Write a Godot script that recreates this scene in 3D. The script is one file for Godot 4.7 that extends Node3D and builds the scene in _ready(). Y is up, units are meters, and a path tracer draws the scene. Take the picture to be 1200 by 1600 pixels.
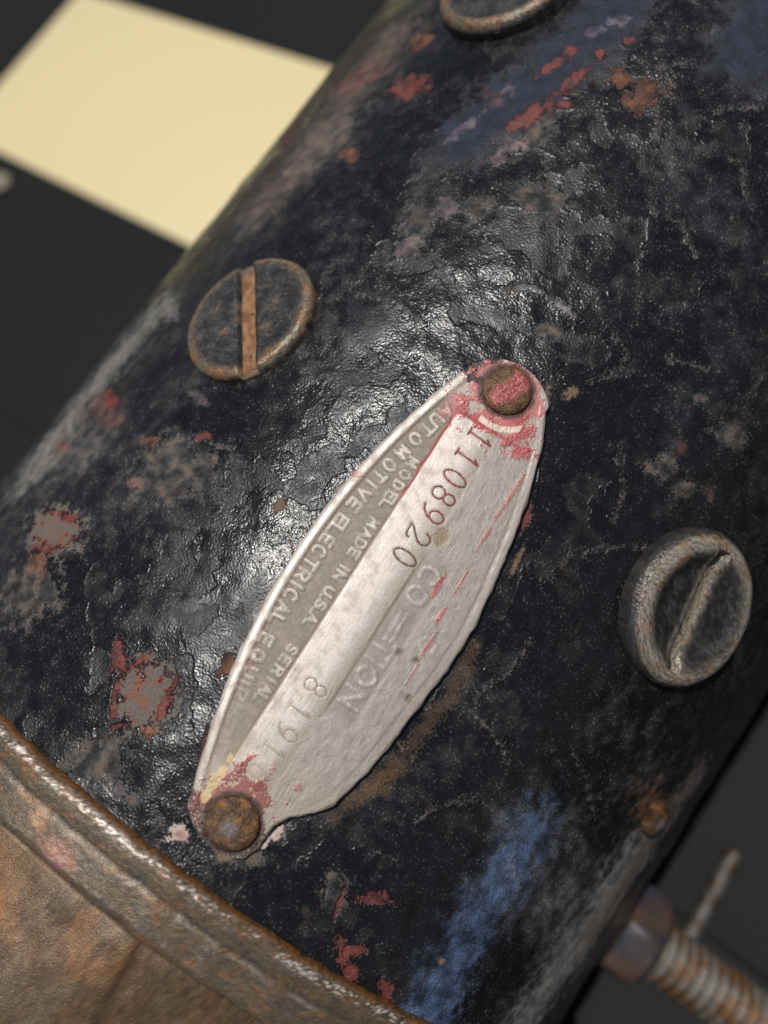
extends Node3D
# Lengths of the motor are worked out in millimetres and turned to metres by MM.
# World: x runs along the motor's axis, y is up, the table top is y = 0.

const MM := 0.001
const RADIUS := 57.0          # field frame of the starter motor
const AXIS_HEIGHT := 59.0     # its axis above the table
const FACING := 0.454648      # angle round the axis, from straight up, that the arc lengths start from

const TEX_W := 2048
const TEX_H := 1536
const ARC0 := -90.0
const ARC_SPAN := 180.0
const A0 := -27.5
const A_SPAN := 135.0

const PLATE_W := 1408
const PLATE_H := 512

var bands := []
var noise_bytes := {}
var zone_maps := []
var frame_rgb: PackedByteArray
var frame_rough: PackedByteArray
var frame_height: PackedFloat32Array
var wobble := FastNoiseLite.new()
var tint := FastNoiseLite.new()


func _ready():
	# ---------------------------------------------------------------- camera, sky, sun, exposure
	var camera := Camera3D.new()
	camera.name = "camera"
	add_child(camera)
	camera.keep_aspect = Camera3D.KEEP_HEIGHT
	camera.transform = Transform3D(Basis(Vector3(0.57969, -0.32192, 0.74855), Vector3(0.80326, 0.38008, -0.45860), Vector3(-0.13688, 0.86712, 0.47892)).orthonormalized(), Vector3(0.0, 133.704 + AXIS_HEIGHT, 65.355) * MM)
	var lens := CameraAttributesPhysical.new()
	lens.frustum_focal_length = 12.0 / 0.571429        # a view 59.5 degrees high
	lens.frustum_focus_distance = 0.0935
	lens.frustum_near = 0.005
	lens.frustum_far = 60.0
	lens.exposure_aperture = 8.8
	camera.attributes = lens
	camera.current = true
	camera.fov = 59.49
	camera.near = 0.005
	camera.far = 60.0

	var sky_look := ProceduralSkyMaterial.new()
	sky_look.sky_top_color = Color(0.38, 0.46, 0.60)
	sky_look.sky_horizon_color = Color(0.74, 0.77, 0.80)
	sky_look.ground_bottom_color = Color(0.16, 0.15, 0.14)
	sky_look.ground_horizon_color = Color(0.36, 0.35, 0.34)
	sky_look.sky_curve = 0.15
	sky_look.sky_energy_multiplier = 0.8
	var sky := Sky.new()
	sky.sky_material = sky_look
	var env := Environment.new()
	env.background_mode = Environment.BG_SKY
	env.sky = sky
	env.tonemap_mode = Environment.TONE_MAPPER_LINEAR
	env.tonemap_exposure = 1.1
	env.sdfgi_enabled = true
	env.ssao_enabled = true
	env.ssil_enabled = true
	var around := WorldEnvironment.new()
	around.name = "environment"
	around.environment = env
	add_child(around)

	var sun := DirectionalLight3D.new()
	sun.name = "sun"
	add_child(sun)
	sun.look_at_from_position(Vector3.ZERO, -Vector3(0.09, 0.97, 0.03), Vector3.RIGHT)
	sun.light_color = Color(1.0, 0.985, 0.965)
	sun.light_energy = 1.2
	sun.light_angular_distance = 0.6
	sun.shadow_enabled = true

	wobble.seed = 11
	wobble.noise_type = FastNoiseLite.TYPE_SIMPLEX_SMOOTH
	wobble.frequency = 1.0
	wobble.fractal_type = FastNoiseLite.FRACTAL_FBM
	wobble.fractal_octaves = 3
	tint.seed = 23
	tint.noise_type = FastNoiseLite.TYPE_SIMPLEX_SMOOTH
	tint.frequency = 1.0
	tint.fractal_type = FastNoiseLite.FRACTAL_FBM
	tint.fractal_octaves = 4

	build_table()
	build_motor()
	build_small_things()


# -------------------------------------------------------------------- helpers

func add_part(called: String, mesh: Mesh, material: Material, parent: Node, label := "") -> MeshInstance3D:
	var o := MeshInstance3D.new()
	o.name = called
	o.mesh = mesh
	o.material_override = material
	if label:
		o.set_meta("label", label)
	parent.add_child(o, true)
	return o


# A sheet of nu x nv points; where, paint and uv are called with (column, row).
func sheet(nu: int, nv: int, where: Callable, paint = null, unwrap = null, closed := false) -> ArrayMesh:
	var p := PackedVector3Array()
	var n := PackedVector3Array()
	var c := PackedColorArray()
	var t := PackedVector2Array()
	p.resize(nu * nv)
	n.resize(nu * nv)
	for j in nv:
		for i in nu:
			p[j * nu + i] = where.call(i, j)
			if paint != null:
				c.append(paint.call(i, j))
			if unwrap != null:
				t.append(unwrap.call(i, j))
	for j in nv:
		for i in nu:
			var il := i - 1 if i > 0 else (nu - 2 if closed else 0)
			var ir := i + 1 if i < nu - 1 else (1 if closed else nu - 1)
			var du := p[j * nu + ir] - p[j * nu + il]
			var dv := p[mini(j + 1, nv - 1) * nu + i] - p[maxi(j - 1, 0) * nu + i]
			var k := (du * 1000.0).cross(dv * 1000.0)
			n[j * nu + i] = k.normalized() if k.length_squared() > 1e-12 else Vector3.UP
	var idx := PackedInt32Array()
	idx.resize((nu - 1) * (nv - 1) * 6)
	var at := 0
	for j in nv - 1:
		for i in nu - 1:
			var a := j * nu + i
			idx[at] = a
			idx[at + 1] = a + nu
			idx[at + 2] = a + 1
			idx[at + 3] = a + 1
			idx[at + 4] = a + nu
			idx[at + 5] = a + nu + 1
			at += 6
	var arrays := []
	arrays.resize(Mesh.ARRAY_MAX)
	arrays[Mesh.ARRAY_VERTEX] = p
	arrays[Mesh.ARRAY_NORMAL] = n
	if paint != null:
		arrays[Mesh.ARRAY_COLOR] = c
	if unwrap != null:
		arrays[Mesh.ARRAY_TEX_UV] = t
	arrays[Mesh.ARRAY_INDEX] = idx
	var m := ArrayMesh.new()
	m.add_surface_from_arrays(Mesh.PRIMITIVE_TRIANGLES, arrays)
	return m


func on_motor(a: float, arc: float, r: float) -> Vector3:
	var phi := FACING + arc / RADIUS
	return Vector3(a, AXIS_HEIGHT + r * cos(phi), r * sin(phi)) * MM


# A frame standing on the motor at (a, arc): x along the axis, y outwards, z round the motor.
func stand_on(a: float, arc: float, r: float) -> Transform3D:
	var phi := FACING + arc / RADIUS
	return Transform3D(Basis(Vector3.RIGHT, Vector3(0, cos(phi), sin(phi)), Vector3(0, -sin(phi), cos(phi))), on_motor(a, arc, r))


func noise_image(key: String, w: int, h: int, frequency: float, octaves: int, kind: int, the_seed: int) -> PackedByteArray:
	var f := FastNoiseLite.new()
	f.seed = the_seed
	f.noise_type = kind
	f.frequency = frequency
	f.fractal_type = FastNoiseLite.FRACTAL_FBM if octaves > 1 else FastNoiseLite.FRACTAL_NONE
	f.fractal_octaves = octaves
	var im := f.get_image(w, h, false, false, true)
	im.convert(Image.FORMAT_L8)
	noise_bytes[key] = im.get_data()
	return noise_bytes[key]


func grain_material(base: Color, roughness: float, metallic: float, relief: float, frequency: float, the_seed: int, size_mm: float) -> StandardMaterial3D:
	var m := StandardMaterial3D.new()
	m.albedo_color = base
	m.roughness = roughness
	m.metallic = metallic
	m.vertex_color_use_as_albedo = true
	var f := FastNoiseLite.new()
	f.seed = the_seed
	f.frequency = frequency
	f.noise_type = FastNoiseLite.TYPE_SIMPLEX_SMOOTH
	f.fractal_type = FastNoiseLite.FRACTAL_FBM
	f.fractal_octaves = 4
	var im := f.get_image(512, 512)
	im.convert(Image.FORMAT_L8)
	m.heightmap_enabled = true
	m.heightmap_texture = ImageTexture.create_from_image(im)
	m.heightmap_scale = relief
	m.uv1_triplanar = true
	m.uv1_scale = Vector3.ONE * (1000.0 / size_mm)
	return m


func ramp(x: float, lo: float, hi: float) -> float:
	var t := clampf((x - lo) / (hi - lo), 0.0, 1.0)
	return t * t * (3.0 - 2.0 * t)


# -------------------------------------------------------------------- the table

func build_table():
	var root := Node3D.new()
	root.name = "table_top"
	root.set_meta("kind", "structure")
	root.set_meta("label", "table top of glossy black and cream rectangular checks under the motor")
	root.set_meta("category", "table top")
	add_child(root)
	var black := grain_material(Color.WHITE, 0.62, 0.0, 0.004, 0.02, 5, 60.0)
	black.metallic_specular = 0.12
	var cream := grain_material(Color.WHITE, 0.5, 0.0, 0.003, 0.02, 6, 60.0)
	var board := BoxMesh.new()
	board.size = Vector3(1.6, 0.02, 1.8)
	var under := grain_material(Color(0.25, 0.2, 0.15), 0.8, 0.0, 0.01, 0.03, 7, 80.0)
	var b := add_part("board", board, under, root)
	b.position = Vector3(0.1, -0.0135, 0.0)
	# checks are 76 mm along the motor and 152 mm across it
	var shapes := {}
	for odd in [0, 1]:
		var col := Color(0.575, 0.485, 0.265) if odd == 0 else Color(0.017, 0.017, 0.0185)
		shapes[odd] = tile_mesh(75.7, 151.7, 3.4, 0.5, col)
	for i in range(-8, 10):
		for k in range(-5, 5):
			var odd := posmod(i + k, 2) if i >= 0 and k < 1 else 1     # the checks are a border; the rest is black
			var o := add_part("black_tile" if odd else "cream_tile", shapes[odd], black if odd else cream, root)
			o.position = Vector3(70.5 + 76.0 * (i + 0.5), -3.4, -294.0 + 152.0 * (k + 0.5)) * MM


func tile_mesh(w: float, d: float, h: float, bevel: float, col: Color) -> ArrayMesh:
	var rings := [[0.0, 0.0, 0.0], [0.0, 0.0, h - bevel], [bevel * 0.3, 0.0, h - bevel * 0.3], [bevel, 0.0, h]]
	var st := SurfaceTool.new()
	st.begin(Mesh.PRIMITIVE_TRIANGLES)
	st.set_color(col)
	var loops := []
	for r in rings:
		var x: float = w / 2 - r[0]
		var z: float = d / 2 - r[0]
		var y: float = r[2]
		loops.append([Vector3(-x, y, -z) * MM, Vector3(x, y, -z) * MM, Vector3(x, y, z) * MM, Vector3(-x, y, z) * MM])
	for k in loops.size() - 1:
		for s in 4:
			var a: Vector3 = loops[k][s]
			var b: Vector3 = loops[k][(s + 1) % 4]
			var c: Vector3 = loops[k + 1][(s + 1) % 4]
			var e: Vector3 = loops[k + 1][s]
			for v in [a, c, b, a, e, c]:
				st.add_vertex(v)
	var top: Array = loops[-1]
	for v in [top[0], top[2], top[1], top[0], top[3], top[2]]:
		st.add_vertex(v)
	st.generate_normals()
	return st.commit()


# -------------------------------------------------------------------- paint of the field frame

# What the photograph shows on the black paint: kind, place along the axis and round the motor (mm), half length, half width (mm), turn (degrees)
var chips := [
	["red", 59.7, -35.9, 2.5, 1.8, -89],
	["orange", 67.5, -40.5, 2.2, 1.7, 139],
	["dullred", 61.6, -48.3, 4.6, 3.2, -98],
	["orange", 48.2, -37.3, 2.0, 1.0, -80],
	["dullred", 52.6, -57.4, 5.3, 2.2, 121],
	["grey", 58.5, -16.9, 3.2, 2.1, -151],
	["red", 60.4, -18.0, 3.2, 1.0, -154],
	["pink", 55.9, -17.6, 1.9, 1.0, -142],
	["pink", 53.9, -18.0, 1.2, 0.8, -158],
	["red", 70.1, -18.8, 1.0, 0.8, -143],
	["red", 67.3, -19.7, 2.2, 0.7, -153],
	["red", 66.4, -16.3, 2.3, 0.9, -165],
	["red", 70.9, -15.6, 0.7, 0.6, -80],
	["red", 63.4, -15.6, 0.9, 0.6, -111],
	["pink", 75.9, -16.3, 1.3, 0.8, -135],
	["pink", 73.6, -17.8, 1.1, 0.8, -168],
	["red", 74.1, -13.7, 0.7, 0.6, 141],
	["orange", 68.7, -8.6, 2.5, 1.7, -163],
	["orange", 69.3, -11.9, 1.3, 1.1, 162],
	["dullred", 60.9, -23.6, 1.9, 1.2, 108],
	["pink", 62.3, -22.4, 1.2, 0.7, 137],
	["pink", 55.5, -24.3, 2.5, 0.7, -162],
	["pink", 45.6, -19.6, 1.7, 1.0, -13],
	["grey", 47.1, -16.5, 1.8, 1.6, 167],
	["dust", 42.6, -21.8, 2.7, 2.0, 128],
	["grey", 51.6, -11.2, 3.1, 1.9, -107],
	["pink", 39.5, -20.4, 1.7, 1.2, -155],
	["dullred", 5.4, -45.4, 5.3, 1.8, 100],
	["red", 6.9, -46.5, 2.7, 0.8, 99],
	["dullred", -1.5, -49.4, 3.0, 1.2, 85],
	["rustgrey", -9.5, -37.3, 5.0, 2.9, -103],
	["red", -7.5, -36.9, 1.7, 0.5, -100],
	["red", -11.8, -36.6, 1.9, 0.5, -108],
	["orange", -13.7, -35.9, 2.3, 1.5, -80],
	["grey", -16.7, -34.4, 5.4, 3.3, -106],
	["orange", 0.2, -31.1, 1.2, 0.7, -103],
	["grey", 3.8, -27.5, 5.5, 3.6, -113],
	["red", 8.8, -27.2, 1.0, 0.5, -113],
	["pink", 12.1, -31.5, 1.9, 0.6, 97],
	["orange", 5.0, -33.3, 1.4, 0.7, -127],
	["rustgrey", -16.4, -13.6, 3.7, 3.3, 136],
	["red", -15.4, -18.4, 1.8, 0.9, 129],
	["red", -14.5, -16.4, 1.3, 0.3, -159],
	["red", -19.1, -15.8, 2.2, 0.4, 143],
	["red", -16.0, -11.3, 1.6, 0.5, 168],
	["red", -13.9, -11.8, 1.0, 0.3, 173],
	["orange", -19.2, -11.2, 0.9, 0.6, -122],
	["red", -20.2, -13.7, 1.2, 0.3, -134],
	["grey", -24.5, -13.6, 3.2, 2.5, -131],
	["pink", -25.1, -9.9, 0.8, 0.6, 148],
	["grey", -25.1, -8.1, 0.7, 0.6, -107],
	["grey", -27.0, -16.2, 0.8, 0.5, -122],
	["pink", -24.9, -2.1, 0.9, 0.9, -105],
	["dullred", -25.1, -2.4, 0.6, 0.5, -120],
	["red", -19.3, 17.7, 1.9, 0.7, -118],
	["grey", -21.2, 13.9, 2.0, 1.4, 138],
	["red", -21.7, 14.7, 1.5, 0.3, 164],
	["red", -25.6, 18.1, 2.5, 0.6, 128],
	["red", -24.7, 18.9, 1.5, 0.6, -116],
	["red", -26.7, 20.2, 1.0, 0.8, 120],
	["red", -26.4, 24.5, 1.4, 0.7, 123],
	["dullred", -24.0, 12.4, 0.6, 0.5, 134],
	["red", 21.2, 7.7, 1.8, 0.5, 165],
	["red", 13.5, -9.2, 0.6, 0.5, 138],
	["tan", 35.1, 4.1, 1.0, 0.6, -166],
	["pink", 43.6, 16.4, 0.8, 0.6, -130],
	["grey", 42.9, 22.3, 2.0, 1.8, -107],
	["grey", 34.9, 17.2, 2.1, 1.4, -127],
	["grey", 34.4, 20.8, 1.7, 1.1, -124],
	["dullred", 37.9, 17.9, 1.0, 1.0, 105],
	["dullred", 36.4, 24.1, 1.2, 0.8, 133],
	["bright", 20.5, -48.8, 2.8, 1.3, 101],
	["dullred", 7.7, 43.5, 2.1, 0.8, -103],
	["rustbrown", 4.9, 46.1, 5.9, 2.4, -90],
	["rustbrown", -13.8, 65.5, 1.9, 0.7, 170],
	["tan", -21.3, 28.5, 0.5, 0.3, -95],
	["tanstain", -9.4, 11.3, 2.9, 1.3, -158],
	["bright", -19.1, 5.7, 1.2, 0.6, -164],
	["bright", -20.7, 4.9, 1.2, 0.6, -164],
	["tan", -23.9, 2.3, 0.9, 0.8, -98],
	["grey", -23.1, 4.0, 2.5, 1.0, -124],
	["orange", -9.3, -8.4, 1.4, 0.8, 174],
	["orange", -17.1, -5.4, 1.8, 0.3, 155],
	["tan", 16.5, 9.7, 1.6, 0.3, 170],
	["tan", 31.6, 2.8, 2.8, 0.4, 158],
	["grey", 39.0, -1.4, 1.5, 1.0, -105],
	["bright", 42.3, -1.9, 1.4, 0.6, 97],
	["bright", 42.0, -5.8, 1.7, 0.4, -108],
	["grey", 40.1, -20.0, 0.9, 0.7, 124],
	["tan", 7.1, -14.1, 0.7, 0.6, 165],
	["grey", 45.2, -44.4, 3.5, 2.5, 165],
	["grey", 51.5, -43.7, 3.6, 3.1, 140],
	["white", -19.7, 5.2, 1.1, 0.6, -164],
	["white", -21.4, 4.7, 0.9, 0.4, -143],
	["white", -24.8, -2.5, 1.0, 0.9, -117],
	["dullred", -24.9, -2.3, 0.6, 0.5, -119],
	["white", -23.6, 1.7, 0.6, 0.5, -121],
]
var ridges := [
	[Vector2(43.3, 3.8), Vector2(42.7, 5.9), Vector2(41.8, 7.1), Vector2(39.9, 6.9), Vector2(38.3, 5.9), Vector2(37.2, 5.4)],
	[Vector2(72.9, -8.6), Vector2(69.5, -7.0), Vector2(65.1, -4.1)],
	[Vector2(72.5, -8.9), Vector2(74.8, -6.8)],
	[Vector2(71.8, -0.6), Vector2(73.7, 0.7), Vector2(75.5, 3.5)],
	[Vector2(67.9, 3.5), Vector2(68.3, 5.5), Vector2(65.8, 7.3)],
	[Vector2(33.0, 10.9), Vector2(31.7, 13.2), Vector2(29.8, 15.3), Vector2(26.8, 16.0)],
	[Vector2(51.2, 21.3), Vector2(47.7, 21.3), Vector2(45.0, 20.2), Vector2(41.6, 19.4)],
	[Vector2(1.3, 16.5), Vector2(0.7, 19.2), Vector2(-0.5, 22.0)],
	[Vector2(4.5, 27.7), Vector2(2.7, 32.1), Vector2(0.1, 36.4)],
	[Vector2(-11.3, 15.2), Vector2(-11.2, 16.6), Vector2(-8.8, 17.3), Vector2(-5.6, 20.6)],
	[Vector2(11.0, 15.9), Vector2(7.4, 15.9), Vector2(3.4, 14.3), Vector2(1.5, 15.0), Vector2(0.2, 20.5)],
	[Vector2(-21.3, -33.9), Vector2(-19.4, -31.1), Vector2(-16.8, -32.0), Vector2(-14.4, -34.2)],
	[Vector2(-26.6, -15.6), Vector2(-23.0, -14.9), Vector2(-21.4, -13.4)],
	[Vector2(40.3, -8.8), Vector2(42.3, -5.6), Vector2(42.5, -2.7), Vector2(42.3, -0.2)],
	[Vector2(54.5, -25.7), Vector2(57.0, -23.7)],
	[Vector2(44.5, 10.5), Vector2(47.0, 15.4)],
	[Vector2(-8.6, 28.9), Vector2(-11.0, 32.5)],
	[Vector2(27.0, 20.8), Vector2(21.5, 14.4), Vector2(16.9, 13.2)],
	[Vector2(-5.2, 9.4), Vector2(-5.8, 13.2)],
	[Vector2(32.0, -22.2), Vector2(33.1, -17.5), Vector2(32.6, -13.7)],
	[Vector2(4.2, -33.1), Vector2(8.2, -28.6), Vector2(9.3, -23.2), Vector2(6.6, -18.9)],
	[Vector2(57.3, 0.0), Vector2(58.3, 3.2), Vector2(56.1, 6.9)],
]
var zones := [
	[0, 0.35, 48.9, 16.0, 9.0, 6.3, -131],
	[0, 0.60, -11.0, 64.3, 116.5, 14.3, 98],
	[0, 0.35, -8.0, 38.2, 11.5, 6.7, -84],
	[0, 0.50, 46.4, -45.9, 26.7, 14.9, 121],
	[0, 0.80, 2.3, -54.3, 20.9, 19.5, 123],
	[0, 0.15, 51.5, -11.3, 11.2, 4.8, -121],
	[0, 0.25, 59.6, 1.9, 13.4, 10.1, 152],
	[0, 0.25, 38.6, 18.8, 7.4, 4.9, -127],
	[0, 0.25, 30.1, -46.1, 13.4, 5.2, -79],
	[0, 0.30, -1.3, -41.7, 12.8, 5.7, -97],
	[0, 0.25, -26.2, -14.8, 4.9, 3.7, -117],
	[0, 0.30, 26.9, -24.0, 9.2, 7.1, -91],
	[0, 0.30, 3.7, -27.7, 7.1, 4.5, -104],
	[1, 1.00, 63.9, -29.7, 6.8, 4.4, 120],  # dark shadow below the top screw, put in as dust-free paint
	[1, 0.80, 30.5, 10.5, 8.2, 5.8, 146],
	[1, 0.70, 23.9, 15.3, 5.3, 3.4, -125],
	[1, 0.90, 28.9, -67.1, 28.4, 5.1, 107],
	[1, 0.50, 10.5, -27.5, 11.9, 4.8, -113],
	[1, 0.70, -20.7, 21.5, 6.5, 4.6, -105],
	[1, 0.50, -21.5, -19.2, 6.8, 5.6, -102],
	[1, 0.40, 49.4, -16.7, 6.5, 5.1, -162],
	[1, 0.30, 5.8, 22.8, 8.6, 6.9, 124],
	[2, 1.00, 8.9, -12.6, 10.8, 6.4, 3],
	[2, 0.55, 36.3, -7.8, 11.7, 6.7, -135],
	[2, 0.80, 36.0, 17.8, 8.9, 6.3, -127],
	[2, 0.60, 22.7, -15.2, 7.9, 6.7, -107],
	[2, 0.60, 43.7, -22.5, 7.4, 5.8, -87],
	[2, 0.70, 20.7, -55.8, 22.2, 4.8, -78],
	[2, 0.50, 3.4, -27.4, 7.0, 4.5, -105],
	[3, 0.60, -11.0, 64.3, 116.5, 14.3, 98],
	[3, 0.50, 52.8, -53.8, 49.1, 15.3, 115],
	[3, 0.60, 2.3, -54.3, 20.9, 19.5, 123],
	[3, 0.80, 3.8, 47.9, 12.6, 5.1, -89],
	[3, 0.50, 42.9, 23.2, 5.8, 5.3, 116],
	[3, 0.50, 29.9, -47.7, 11.7, 3.8, -84],
]
var blue_sheen_path := [Vector2(-27.1, 31.3), Vector2(-23.8, 30.7), Vector2(-19.9, 29.9), Vector2(-16.1, 29.7), Vector2(-10.9, 29.9), Vector2(-5.3, 29.2)]


func make_zone_maps():
	for channel in 4:
		var w := 256
		var h := 192
		var d := PackedFloat32Array()
		d.resize(w * h)
		for z in zones:
			if int(z[0]) != channel:
				continue
			var ca := cos(deg_to_rad(z[6]))
			var sa := sin(deg_to_rad(z[6]))
			var reach: float = maxf(z[4], z[5]) * 2.4
			var j0 := clampi(int((z[2] - reach - A0) / A_SPAN * h), 0, h - 1)
			var j1 := clampi(int((z[2] + reach - A0) / A_SPAN * h), 0, h - 1)
			var i0 := clampi(int((z[3] - reach - ARC0) / ARC_SPAN * w), 0, w - 1)
			var i1 := clampi(int((z[3] + reach - ARC0) / ARC_SPAN * w), 0, w - 1)
			for j in range(j0, j1 + 1):
				for i in range(i0, i1 + 1):
					var da: float = A0 + (j + 0.5) / h * A_SPAN - z[2]
					var dr: float = ARC0 + (i + 0.5) / w * ARC_SPAN - z[3]
					var u: float = (da * ca + dr * sa) / z[4]
					var v: float = (-da * sa + dr * ca) / z[5]
					d[j * w + i] += z[1] * exp(-(u * u + v * v) * 1.1)
		var im := Image.create_from_data(w, h, false, Image.FORMAT_RF, d.to_byte_array())
		im.resize(TEX_W, TEX_H, Image.INTERPOLATE_BILINEAR)
		zone_maps.append(im.get_data().to_float32_array())


func paint_band(band: int):
	var rows := TEX_H / 16
	var n := rows * TEX_W
	var col := PackedByteArray()
	var rough := PackedByteArray()
	var height := PackedFloat32Array()
	col.resize(n * 3)
	rough.resize(n)
	height.resize(n)
	var g: PackedByteArray = noise_bytes.grain
	var g2: PackedByteArray = noise_bytes.speck
	var mm: PackedByteArray = noise_bytes.mid
	var big: PackedByteArray = noise_bytes.big
	var lum: PackedByteArray = noise_bytes.lump
	var flk: PackedByteArray = noise_bytes.flake
	var zd: PackedFloat32Array = zone_maps[0]
	var zc: PackedFloat32Array = zone_maps[1]
	var zl: PackedFloat32Array = zone_maps[2]
	var zb: PackedFloat32Array = zone_maps[3]
	var start := band * n
	for k in n:
		var s := start + k
		var fg := g[s] / 255.0
		var fs := g2[s] / 255.0
		var fm := mm[s] / 255.0
		var fb := big[s] / 255.0
		var fl := lum[s] / 255.0
		var clean_or_shade := minf(zc[s], 1.0)
		var dz := zd[s]
		var dust := clampf((fb * 0.85 + fm * 0.25 - 0.73) * 1.5 + dz * 0.85 - clean_or_shade * 0.8, 0.0, 1.0)
		var brown := clampf(zb[s] + (fm - 0.55) * 0.8, 0.0, 1.0)
		var shade := 0.62 + 0.75 * fg
		var d := dust * (0.45 + 0.55 * fg) * (0.75 + 0.5 * fm)
		# sRGB, 0..255
		var r := lerpf(20.0 * shade * (0.75 + 0.5 * fm), lerpf(84.0, 118.0, brown), d * 0.8)
		var gg := lerpf(20.0 * shade * (0.75 + 0.5 * fm), lerpf(87.0, 109.0, brown), d * 0.8)
		var b := lerpf(21.0 * shade * (0.75 + 0.5 * fm), lerpf(93.0, 98.0, brown), d * 0.8)
		# old flaked areas: a step down, a broken pale edge
		var ft := flk[s] / 255.0 + zl[s] * 0.045 - clean_or_shade * 0.05
		var lost := ramp(ft, 0.602, 0.634)
		var brink := exp(-pow((ft - 0.616) / 0.006, 2.0)) * clampf((fm - 0.42) * 4.0, 0.0, 1.0)
		r = lerpf(r, lerpf(46.0, 92.0, fg), lost * 0.3 * fm) + 50.0 * brink * fg
		gg = lerpf(gg, lerpf(44.0, 86.0, fg), lost * 0.3 * fm) + 43.0 * brink * fg
		b = lerpf(b, lerpf(43.0, 80.0, fg), lost * 0.3 * fm) + 39.0 * brink * fg
		var speck := fs - 0.78 + 0.05 * dust - 0.04 * clean_or_shade + (fm - 0.5) * 0.16
		if speck > 0.0:
			var q := minf(speck * 5.5, 0.55)
			r = lerpf(r, 150.0 + 30.0 * (fm - 0.5), q)
			gg = lerpf(gg, 143.0, q)
			b = lerpf(b, 136.0 - 30.0 * (fm - 0.5), q)
		col[k * 3] = clampi(int(r), 0, 255)
		col[k * 3 + 1] = clampi(int(gg), 0, 255)
		col[k * 3 + 2] = clampi(int(b), 0, 255)
		rough[k] = clampi(int((0.29 + 0.40 * dust + 0.14 * (fg - 0.5) + 0.10 * (fm - 0.5) + 0.25 * lost * fm - 0.04 * clean_or_shade) * 255.0), 30, 250)
		var lumpy := 0.12 + minf(zl[s], 1.0) * 1.0
		height[k] = 0.5 + (fg - 0.5) * (0.045 + 0.035 * ramp(fb + (fm - 0.5) * 0.6, 0.35, 0.65) + 0.05 * zl[s] + 0.04 * lost) + (fm - 0.5) * 0.16 * lumpy + (fl - 0.5) * 0.03 * lumpy - lost * 0.10 + brink * 0.05 + maxf(speck, 0.0) * 0.5 + (fb - 0.5) * 0.32
	bands[band] = [col, rough, height]


func texel_a(j: int) -> float:
	return A0 + (j + 0.5) / TEX_H * A_SPAN


func texel_arc(i: int) -> float:
	return ARC0 + (i + 0.5) / TEX_W * ARC_SPAN


func blend(s: int, c: Color, q: float):
	frame_rgb[s * 3] = int(lerpf(frame_rgb[s * 3], c.r * 255.0, q))
	frame_rgb[s * 3 + 1] = int(lerpf(frame_rgb[s * 3 + 1], c.g * 255.0, q))
	frame_rgb[s * 3 + 2] = int(lerpf(frame_rgb[s * 3 + 2], c.b * 255.0, q))


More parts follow.
